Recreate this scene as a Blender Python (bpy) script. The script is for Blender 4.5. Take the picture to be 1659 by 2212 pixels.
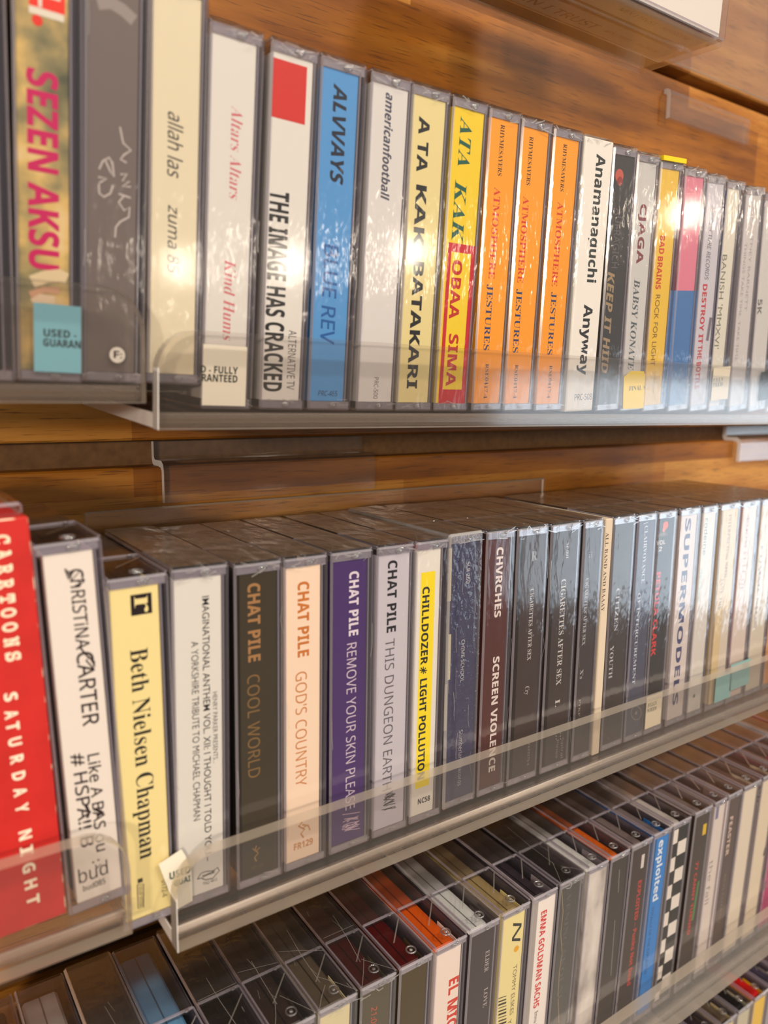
import bpy, bmesh, math, random
from mathutils import Matrix, Vector
for o in list(bpy.data.objects): bpy.data.objects.remove(o)
SC = bpy.context.scene
COL = SC.collection
MM = 0.001
# ------------------------------------------------------------------ camera
cd = bpy.data.cameras.new('camera'); cam = bpy.data.objects.new('camera', cd); COL.objects.link(cam)
cd.sensor_fit = 'AUTO'; cd.sensor_width = 36.0; cd.lens = 1672.53 / 2212 * 36.0
cd.clip_start = 0.01; cd.clip_end = 50
R = Matrix(((0.81941315, -0.5691825, 0.06777435), (-0.07742522, -0.22705979, -0.97079822), (0.56795019, 0.79023739, -0.23012485)))
M = Matrix((R[0], -R[1], -R[2])).transposed().to_4x4()      # columns: right, up, back
M.translation = Vector((-93.409, -227.256, 28.741)) * MM
cam.matrix_world = M
cd.dof.use_dof = True; cd.dof.focus_distance = 0.315; cd.dof.aperture_fstop = 9.5
SC.camera = cam
# ------------------------------------------------------------------ view, world, lights
SC.view_settings.view_transform = 'Standard'; SC.view_settings.look = 'None'
SC.view_settings.gamma = 1.0; SC.view_settings.use_curve_mapping = False
SC.view_settings.exposure = -0.02
SC.cycles.transparent_max_bounces = 64; SC.cycles.max_bounces = 7; SC.cycles.diffuse_bounces = 3
SC.cycles.glossy_bounces = 3; SC.cycles.transmission_bounces = 4
SC.cycles.caustics_reflective = False; SC.cycles.caustics_refractive = False
SC.cycles.use_denoising = True
w = bpy.data.worlds.new('store'); SC.world = w; w.use_nodes = True
wn = w.node_tree.nodes; wl = w.node_tree.links
wg = wn.new('ShaderNodeNewGeometry'); ws = wn.new('ShaderNodeSeparateXYZ'); wr = wn.new('ShaderNodeValToRGB')   # dim shop, brighter ceiling
wl.new(wg.outputs['Incoming'], ws.inputs[0]); wa = wn.new('ShaderNodeMath'); wa.operation = 'MULTIPLY_ADD'
wa.inputs[1].default_value = -0.5; wa.inputs[2].default_value = 0.5
wl.new(ws.outputs['Z'], wa.inputs[0]); wl.new(wa.outputs[0], wr.inputs[0])
q = wr.color_ramp.elements.new(0.46); q.color = (0.10, 0.092, 0.085, 1)
wr.color_ramp.elements[0].position = 0.10; wr.color_ramp.elements[0].color = (0.78, 0.66, 0.53, 1)
wr.color_ramp.elements[2].position = 0.85; wr.color_ramp.elements[2].color = (1.0, 0.92, 0.82, 1)
wl.new(wr.outputs[0], wn['Background'].inputs[0]); wn['Background'].inputs[1].default_value = 0.85
def area(name, loc, target, size, power, color, shape='DISK'):
    l = bpy.data.lights.new(name, 'AREA'); l.shape = shape; l.size = size[0]; l.size_y = size[1]
    l.energy = power; l.color = color
    o = bpy.data.objects.new(name, l); COL.objects.link(o); o.location = loc
    o.rotation_euler = (Vector(target) - Vector(loc)).to_track_quat('-Z', 'Y').to_euler(); return o
WARM = (1.0, 0.85, 0.68)
area('ceiling_spot', (-0.35, -1.0, 1.30), (0.0, 0, -0.1), (0.12, 0.12), 11, WARM)
area('ceiling_spot', (0.55, -1.0, 1.30), (0.25, 0, -0.1), (0.12, 0.12), 11, WARM)
area('ceiling_spot', (1.45, -1.0, 1.30), (0.5, 0, -0.1), (0.12, 0.12), 10, WARM)
area('frontal_fill', (-1.5, -1.7, 0.38), (0.1, 0, -0.1), (0.16, 0.16), 30, WARM)  # added fill for the wood, far left so the spines don't mirror it
area('pendant_lamp', (0.86, -2.33, 0.32), (0, 0, 0), (0.09, 0.09), 1.2, WARM)
area('pendant_lamp', (1.22, -2.24, 0.36), (0, 0, 0), (0.09, 0.09), 1.5, WARM)
area('pendant_lamp', (1.60, -2.05, 0.42), (0, 0, 0), (0.09, 0.09), 1.7, WARM)
area('pendant_lamp', (2.30, -1.46, 0.56), (0.2, 0, 0), (0.09, 0.09), 0.8, WARM)
area('shop_window', (2.2, -1.45, -0.30), (0.2, 0, -0.1), (1.1, 0.62), 7.0, (0.74, 0.88, 1.0), 'RECTANGLE')
# ------------------------------------------------------------------ materials
def s2l(c):
    return tuple((x / 12.92 if x <= 0.04045 else ((x + 0.055) / 1.055) ** 2.4) for x in (v / 255 for v in c)) + (1.0,)
MATS = {}
def newmat(name):
    m = bpy.data.materials.new(name); m.use_nodes = True; nt = m.node_tree; nt.nodes.clear()
    out = nt.nodes.new('ShaderNodeOutputMaterial'); MATS[name] = m
    return m, nt, out
def paint(col, rough=0.55, spec=0.35, tag='print'):
    key = '%s_%d_%d_%d' % ((tag,) + tuple(col))
    if key in MATS: return MATS[key]
    m, nt, out = newmat(key)
    p = nt.nodes.new('ShaderNodeBsdfPrincipled'); p.inputs['Base Color'].default_value = tuple(max(.002, v * .97 - .016) for v in s2l(col)[:3]) + (1,)
    p.inputs['Roughness'].default_value = rough; p.inputs['Specular IOR Level'].default_value = spec
    nt.links.new(p.outputs[0], out.inputs[0]); return m
def noise_paint(name, cols, scale, vec_scale=(1, 1, 1), rough=0.5, detail=4, pos=None):
    m, nt, out = newmat(name); n = nt.nodes; L = nt.links
    tc = n.new('ShaderNodeTexCoord'); mp = n.new('ShaderNodeMapping'); mp.inputs['Scale'].default_value = vec_scale
    nz = n.new('ShaderNodeTexNoise'); nz.inputs['Scale'].default_value = scale; nz.inputs['Detail'].default_value = detail
    r = n.new('ShaderNodeValToRGB'); e = r.color_ramp.elements
    pos = pos or [0.3 + 0.4 * i / (len(cols) - 1) for i in range(len(cols))]
    e[0].position = pos[0]; e[0].color = s2l(cols[0]); e[1].position = pos[-1]; e[1].color = s2l(cols[-1])
    for i in range(1, len(cols) - 1):
        q = e.new(pos[i]); q.color = s2l(cols[i])
    p = n.new('ShaderNodeBsdfPrincipled'); p.inputs['Roughness'].default_value = rough
    L.new(tc.outputs['Object'], mp.inputs[0]); L.new(mp.outputs[0], nz.inputs['Vector']); L.new(nz.outputs[0], r.inputs[0])
    L.new(r.outputs[0], p.inputs['Base Color']); L.new(p.outputs[0], out.inputs[0]); return m
def clear(name, tint, f0, fpow, rough, haze=0.0, hazecol=(200, 195, 205), bump=None):
    """thin clear plastic: straight-through transmission, a Fresnel-like gloss and a little haze"""
    m, nt, out = newmat(name); n = nt.nodes; L = nt.links
    tr = n.new('ShaderNodeBsdfTransparent'); tr.inputs[0].default_value = tuple(tint) + (1,)
    gl = n.new('ShaderNodeBsdfGlossy'); gl.inputs['Roughness'].default_value = rough
    lw = n.new('ShaderNodeLayerWeight'); lw.inputs['Blend'].default_value = 0.5
    pw = n.new('ShaderNodeMath'); pw.operation = 'POWER'; pw.inputs[1].default_value = fpow
    ma = n.new('ShaderNodeMath'); ma.operation = 'MULTIPLY_ADD'; ma.inputs[1].default_value = 0.75; ma.inputs[2].default_value = f0
    ma.use_clamp = True
    L.new(lw.outputs['Facing'], pw.inputs[0]); L.new(pw.outputs[0], ma.inputs[0])
    base = tr
    if haze > 0:
        df = n.new('ShaderNodeBsdfDiffuse'); df.inputs[0].default_value = s2l(hazecol)
        mh = n.new('ShaderNodeMixShader'); mh.inputs[0].default_value = haze
        L.new(tr.outputs[0], mh.inputs[1]); L.new(df.outputs[0], mh.inputs[2]); base = mh
    mx = n.new('ShaderNodeMixShader')
    L.new(ma.outputs[0], mx.inputs[0]); L.new(base.outputs[0], mx.inputs[1]); L.new(gl.outputs[0], mx.inputs[2])
    if bump:
        tc = n.new('ShaderNodeTexCoord'); mp = n.new('ShaderNodeMapping'); mp.inputs['Scale'].default_value = bump[2]
        nz = n.new('ShaderNodeTexNoise'); nz.inputs['Scale'].default_value = bump[0]; nz.inputs['Detail'].default_value = 3
        bp = n.new('ShaderNodeBump'); bp.inputs['Strength'].default_value = bump[1]; bp.inputs['Distance'].default_value = 0.001
        L.new(tc.outputs['Object'], mp.inputs[0]); L.new(mp.outputs[0], nz.inputs['Vector']); L.new(nz.outputs[0], bp.inputs['Height'])
        L.new(bp.outputs[0], gl.inputs['Normal'])
    L.new(mx.outputs[0], out.inputs[0]); return m
CLEAR = clear('clear_polystyrene', (0.98, 0.975, 0.985), 0.03, 3.2, 0.09, 0.008)
RIM = clear('polystyrene_edge', (0.86, 0.84, 0.88), 0.14, 2.2, 0.16, 0.24, (214, 204, 218))
SMOKE = clear('polystyrene_side', (0.78, 0.75, 0.80), 0.06, 3.0, 0.10, 0.07, (190, 180, 198))
GLINT = clear('polystyrene_knob', (0.85, 0.84, 0.86), 0.22, 1.6, 0.06, 0.12, (215, 210, 212))
LID = clear('polystyrene_lid', (0.97, 0.965, 0.975), 0.05, 2.4, 0.15, 0.03, (206, 194, 186))
TOPFILM = clear('creased_film_sheen', (0.96, 0.96, 0.96), 0.09, 2.2, 0.16, 0.20, (206, 178, 150), bump=(220, 0.8, (1, 0.5, 1)))  # clear creased film; warm haze colour stands in for reflected wood
WRAP = clear('shrink_film', (0.985, 0.985, 0.985), 0.03, 2.8, 0.11, 0.006, (230, 225, 222), bump=(190, 0.55, (1, 1, 0.35)))
CRUMPLE = clear('crumpled_film', (0.97, 0.97, 0.97), 0.04, 2.4, 0.12, 0.03, (225, 222, 220), bump=(300, 0.6, (1, 1, 0.8)))
FOLD = clear('film_fold', (0.9, 0.9, 0.9), 0.16, 1.5, 0.16, 0.30, (222, 216, 212))
ACRYL = clear('clear_acrylic', (0.955, 0.94, 0.93), 0.035, 3.0, 0.10, 0.02, (200, 190, 180))
EDGE = clear('acrylic_edge', (0.80, 0.77, 0.73), 0.08, 2.0, 0.35, 0.36, (206, 190, 170))
BEND = clear('acrylic_bend', (0.86, 0.83, 0.80), 0.06, 2.0, 0.3, 0.13, (190, 166, 142))
FROST = clear('acrylic_frosted_end', (0.75, 0.74, 0.74), 0.06, 3.0, 0.3, 0.86, (240, 236, 234))
PHOTO = noise_paint('card_photo', [(70, 72, 50), (126, 116, 78), (196, 164, 96), (214, 190, 150)], 60, rough=0.5)
MARBLE = noise_paint('card_marble', [(120, 108, 104), (196, 186, 178), (222, 214, 206)], 70, (1, 1, .5), rough=0.5)
WORN = noise_paint('worn_card_edge', [(190, 30, 24), (196, 40, 32), (232, 206, 180)], 160, rough=0.7, pos=[.35, .52, .60])
REDBOX = noise_paint('red_card', [(178, 26, 20), (194, 32, 26)], 90, rough=0.55)
def wood(name, tones, dark):
    m, nt, out = newmat(name); n = nt.nodes; L = nt.links
    tc = n.new('ShaderNodeTexCoord'); sp = n.new('ShaderNodeSeparateXYZ'); cb = n.new('ShaderNodeCombineXYZ')
    L.new(tc.outputs['Object'], sp.inputs[0]); L.new(sp.outputs['X'], cb.inputs[0]); L.new(sp.outputs['Z'], cb.inputs[1])
    br = n.new('ShaderNodeTexBrick'); br.inputs['Scale'].default_value = 1.0; br.inputs['Mortar Size'].default_value = 0.0
    br.inputs['Brick Width'].default_value = 0.21; br.inputs['Row Height'].default_value = 0.043; br.offset = 0.37
    br.inputs['Color1'].default_value = (0, 0, 0, 1); br.inputs['Color2'].default_value = (1, 1, 1, 1)
    L.new(cb.outputs[0], br.inputs['Vector'])
    def nz(scale, vs, det):
        mp = n.new('ShaderNodeMapping'); mp.inputs['Scale'].default_value = vs
        t = n.new('ShaderNodeTexNoise'); t.inputs['Scale'].default_value = scale; t.inputs['Detail'].default_value = det
        L.new(tc.outputs['Object'], mp.inputs[0]); L.new(mp.outputs[0], t.inputs['Vector']); return t
    a = nz(9, (1, 6, 9), 5); b = nz(70, (0.8, 14, 20), 3)
    ad = n.new('ShaderNodeMath'); ad.operation = 'MULTIPLY_ADD'; ad.inputs[1].default_value = 0.35
    sh = n.new('ShaderNodeMath'); sh.operation = 'SUBTRACT'; sh.inputs[1].default_value = 0.17
    L.new(br.outputs['Color'], ad.inputs[0]); L.new(a.outputs[0], ad.inputs[2]); L.new(ad.outputs[0], sh.inputs[0])
    r = n.new('ShaderNodeValToRGB'); e = r.color_ramp.elements
    e[0].position = 0.24; e[0].color = s2l(tones[0]); e[1].position = 0.78; e[1].color = s2l(tones[2]); q = e.new(0.5); q.color = s2l(tones[1])
    L.new(sh.outputs[0], r.inputs[0])
    r2 = n.new('ShaderNodeValToRGB'); r2.color_ramp.elements[0].position = 0.57; r2.color_ramp.elements[1].position = 0.65
    L.new(b.outputs[0], r2.inputs[0])
    mx = n.new('ShaderNodeMixRGB'); mx.inputs[2].default_value = s2l(dark)
    ml = n.new('ShaderNodeMath'); ml.operation = 'MULTIPLY'; ml.inputs[1].default_value = 0.55
    L.new(r2.outputs[0], ml.inputs[0]); L.new(ml.outputs[0], mx.inputs[0]); L.new(r.outputs[0], mx.inputs[1])
    p = n.new('ShaderNodeBsdfPrincipled'); p.inputs['Roughness'].default_value = 0.48; p.inputs['Specular IOR Level'].default_value = 0.3
    L.new(mx.outputs[0], p.inputs['Base Color']); L.new(p.outputs[0], out.inputs[0]); return m
WOOD = wood('varnished_oak', ((112, 61, 7), (158, 96, 20), (198, 140, 62)), (64, 32, 5))
GROOVE = noise_paint('groove_fibreboard', [(92, 62, 32), (112, 78, 42)], 300, rough=0.8)
# ------------------------------------------------------------------ mesh builder
class Mesh:
    def __init__(s): s.v = []; s.f = []; s.m = []; s.mats = []
    def mi(s, mat):
        if mat not in s.mats: s.mats.append(mat)
        return s.mats.index(mat)
    def add(s, verts, faces, mat):
        b = len(s.v); k = s.mi(mat); s.v += [tuple(v) for v in verts]
        for f in faces: s.f.append([b + i for i in f]); s.m.append(k)
    def rbox(s, x0, x1, y0, y1, z0, z1, mat, bev=None, c=0.0):
        """box whose edges are chamfered by c; the chamfers take the material bev"""
        if c <= 0:
            V = [(x, y, z) for x in (x0, x1) for y in (y0, y1) for z in (z0, z1)]
            s.add(V, [(0, 1, 3, 2), (4, 6, 7, 5), (0, 4, 5, 1), (2, 3, 7, 6), (0, 2, 6, 4), (1, 5, 7, 3)], mat); return
        lo = (x0, y0, z0); hi = (x1, y1, z1); V = []; idx = {}
        for sx in (0, 1):
            for sy in (0, 1):
                for sz in (0, 1):
                    sg = (sx, sy, sz)
                    for ax in range(3):
                        p = [(hi[k] if sg[k] else lo[k]) - (0 if k == ax else (c if sg[k] else -c)) for k in range(3)]
                        idx[(sg, ax)] = len(V); V.append(p)
        main = []; rim = []
        for ax in range(3):
            a, b = (ax + 1) % 3, (ax + 2) % 3
            for sd in (0, 1):
                q = []
                for (u, v) in ((0, 0), (1, 0), (1, 1), (0, 1)):
                    g = [0, 0, 0]; g[ax] = sd; g[a] = u; g[b] = v; q.append(idx[(tuple(g), ax)])
                main.append(q if sd else q[::-1])
            for sa in (0, 1):
                for sb in (0, 1):
                    g0 = [0, 0, 0]; g0[a] = sa; g0[b] = sb; g1 = list(g0); g1[ax] = 1
                    g0 = tuple(g0); g1 = tuple(g1)
                    q = [idx[(g0, a)], idx[(g1, a)], idx[(g1, b)], idx[(g0, b)]]
                    rim.append(q if sa == sb else q[::-1])
        for g in [(x, y, z) for x in (0, 1) for y in (0, 1) for z in (0, 1)]:
            q = [idx[(g, 0)], idx[(g, 1)], idx[(g, 2)]]; rim.append(q if sum(g) % 2 else q[::-1])
        b0 = len(s.v); s.v += [tuple(v) for v in V]
        k = s.mi(mat); k2 = s.mi(bev or mat)
        for f in main: s.f.append([b0 + i for i in f]); s.m.append(k)
        for f in rim: s.f.append([b0 + i for i in f]); s.m.append(k2)
    def extrude(s, prof, d0, d1, place, mat, side=None, mat2=None):
        """prof: 2-D outline; place(a, b, d) -> xyz; extruded from d0 to d1"""
        n = len(prof)
        s.add([place(a, b, d0) for a, b in prof], [list(range(n))], mat)
        s.add([place(a, b, d1) for a, b in prof], [list(range(n))[::-1]], mat2 or mat)
        s.add([place(a, b, d) for d in (d0, d1) for a, b in prof], [(i, (i + 1) % n, n + (i + 1) % n, n + i) for i in range(n)], side or mat)
    def torus(s, cx, cy, cz, Rr, r, mat, n=20, k=6):
        V = []; F = []
        for i in range(n):
            a = 2 * math.pi * i / n
            for j in range(k):
                b = 2 * math.pi * j / k
                V.append((cx + (Rr + r * math.cos(b)) * math.cos(a), cy + (Rr + r * math.cos(b)) * math.sin(a), cz + r * math.sin(b)))
                F.append((i * k + j, ((i + 1) % n) * k + j, ((i + 1) % n) * k + (j + 1) % k, i * k + (j + 1) % k))
        s.add(V, F, mat)
    def ball(s, cx, cy, cz, rx, ry, rz, mat, n=12, k=7):
        V = [(cx, cy, cz - rz)]; F = []
        for j in range(1, k):
            t = math.pi * j / k
            for i in range(n):
                a = 2 * math.pi * i / n
                V.append((cx + rx * math.sin(t) * math.cos(a), cy + ry * math.sin(t) * math.sin(a), cz - rz * math.cos(t)))
        V.append((cx, cy, cz + rz)); top = len(V) - 1
        for i in range(n):
            F.append((0, 1 + (i + 1) % n, 1 + i)); F.append((top, 1 + (k - 2) * n + i, 1 + (k - 2) * n + (i + 1) % n))
            for j in range(k - 2): F.append((1 + j * n + i, 1 + j * n + (i + 1) % n, 1 + (j + 1) * n + (i + 1) % n, 1 + (j + 1) * n + i))
        s.add(V, F, mat)
    def ribbon(s, pts, wd, place, mat):
        """a flat stroke of width wd through 2-D points"""
        P = [Vector(p) for p in pts]; L = []; Rt = []
        for i, p in enumerate(P):
            d = (P[min(i + 1, len(P) - 1)] - P[max(i - 1, 0)]);
            if d.length < 1e-6: d = Vector((1, 0))
            nn = Vector((-d.y, d.x)).normalized() * wd / 2; L.append(p + nn); Rt.append(p - nn)
        n = len(P)
        s.add([place(*q) for q in L + Rt], [(i, i + 1, n + i + 1, n + i) for i in range(n - 1)], mat)
    def build(s, name, parent=None, label=None, smooth=False):
        me = bpy.data.meshes.new(name); me.from_pydata([(a * MM, b * MM, c * MM) for a, b, c in s.v], [], s.f)
        for m in s.mats: me.materials.append(m)
        me.polygons.foreach_set('material_index', s.m)
        if smooth: me.polygons.foreach_set('use_smooth', [True] * len(s.f))
        me.update(); o = bpy.data.objects.new(name, me); COL.objects.link(o)
        if parent: o.parent = parent
        if label: o['label'] = label
        return o
def thing(name, label, cat, M, group=None):
    o = bpy.data.objects.new(name, None); o.empty_display_size = 0.01; COL.objects.link(o); o.matrix_world = M
    o['label'] = label; o['category'] = cat
    if group: o['group'] = group
    return o
# ------------------------------------------------------------------ lettering
ALPH = {'serifb': (0x1D400, 0x1D7CE), 'sans': (0x1D5A0, 0x1D7E2), 'sansb': (0x1D5D4, 0x1D7EC), 'mono': (0x1D670, 0x1D7F6)}
FAMILY = {'pen': 'sans', 'monob': 'mono', 'serifi': 'serifb', 'serifbi': 'serifb', 'sansi': 'sans', 'sansbi': 'sansb'}
BOLD = {'pen': 0.012, 'sansi': 0.005, 'sansb': 0.012, 'sansbi': 0.012, 'monob': 0.035, 'gillb': 0.005, 'serifb': -0.004, 'serifi': -0.012}
SLANT = {'pen': 0.08, 'serifi': 0.24, 'serifbi': 0.22, 'sansi': 0.2, 'sansbi': 0.2}
def styled(t, style):
    base = FAMILY.get(style, style)
    if base not in ALPH: return t
    A, D = ALPH[base]; o = ''
    for c in t:
        if 'A' <= c <= 'Z': o += chr(A + ord(c) - 65)
        elif 'a' <= c <= 'z': o += chr(A + 26 + ord(c) - 97)
        elif '0' <= c <= '9' and D: o += chr(D + ord(c) - 48)
        else: o += c
    return o
TEXT = {}
def cut_letters(wanted):
    """turn every needed (text, style) into flat triangles once"""
    made = []
    for key in sorted(wanted):
        c = bpy.data.curves.new('lettering', 'FONT'); c.body = styled(*key); c.size = 1.0; c.resolution_u = 4
        c.offset = BOLD.get(key[1], 0.0); o = bpy.data.objects.new('lettering', c); COL.objects.link(o); made.append((key, o))
    dg = bpy.context.evaluated_depsgraph_get()
    for key, o in made:
        ev = o.evaluated_get(dg); me = ev.to_mesh()
        k = SLANT.get(key[1], 0.0); V = [(v.co.x + k * v.co.y, v.co.y) for v in me.vertices]; F = [tuple(p.vertices) for p in me.polygons]
        TEXT[key] = (V, F); ev.to_mesh_clear()
    for key, o in made:
        c = o.data; bpy.data.objects.remove(o); bpy.data.curves.remove(c)
def extent(V): xs = [p[0] for p in V]; ys = [p[1] for p in V]; return min(xs), max(xs), min(ys), max(ys)
def cap(style): return extent(TEXT[('H', style)][0])[3]
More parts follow.
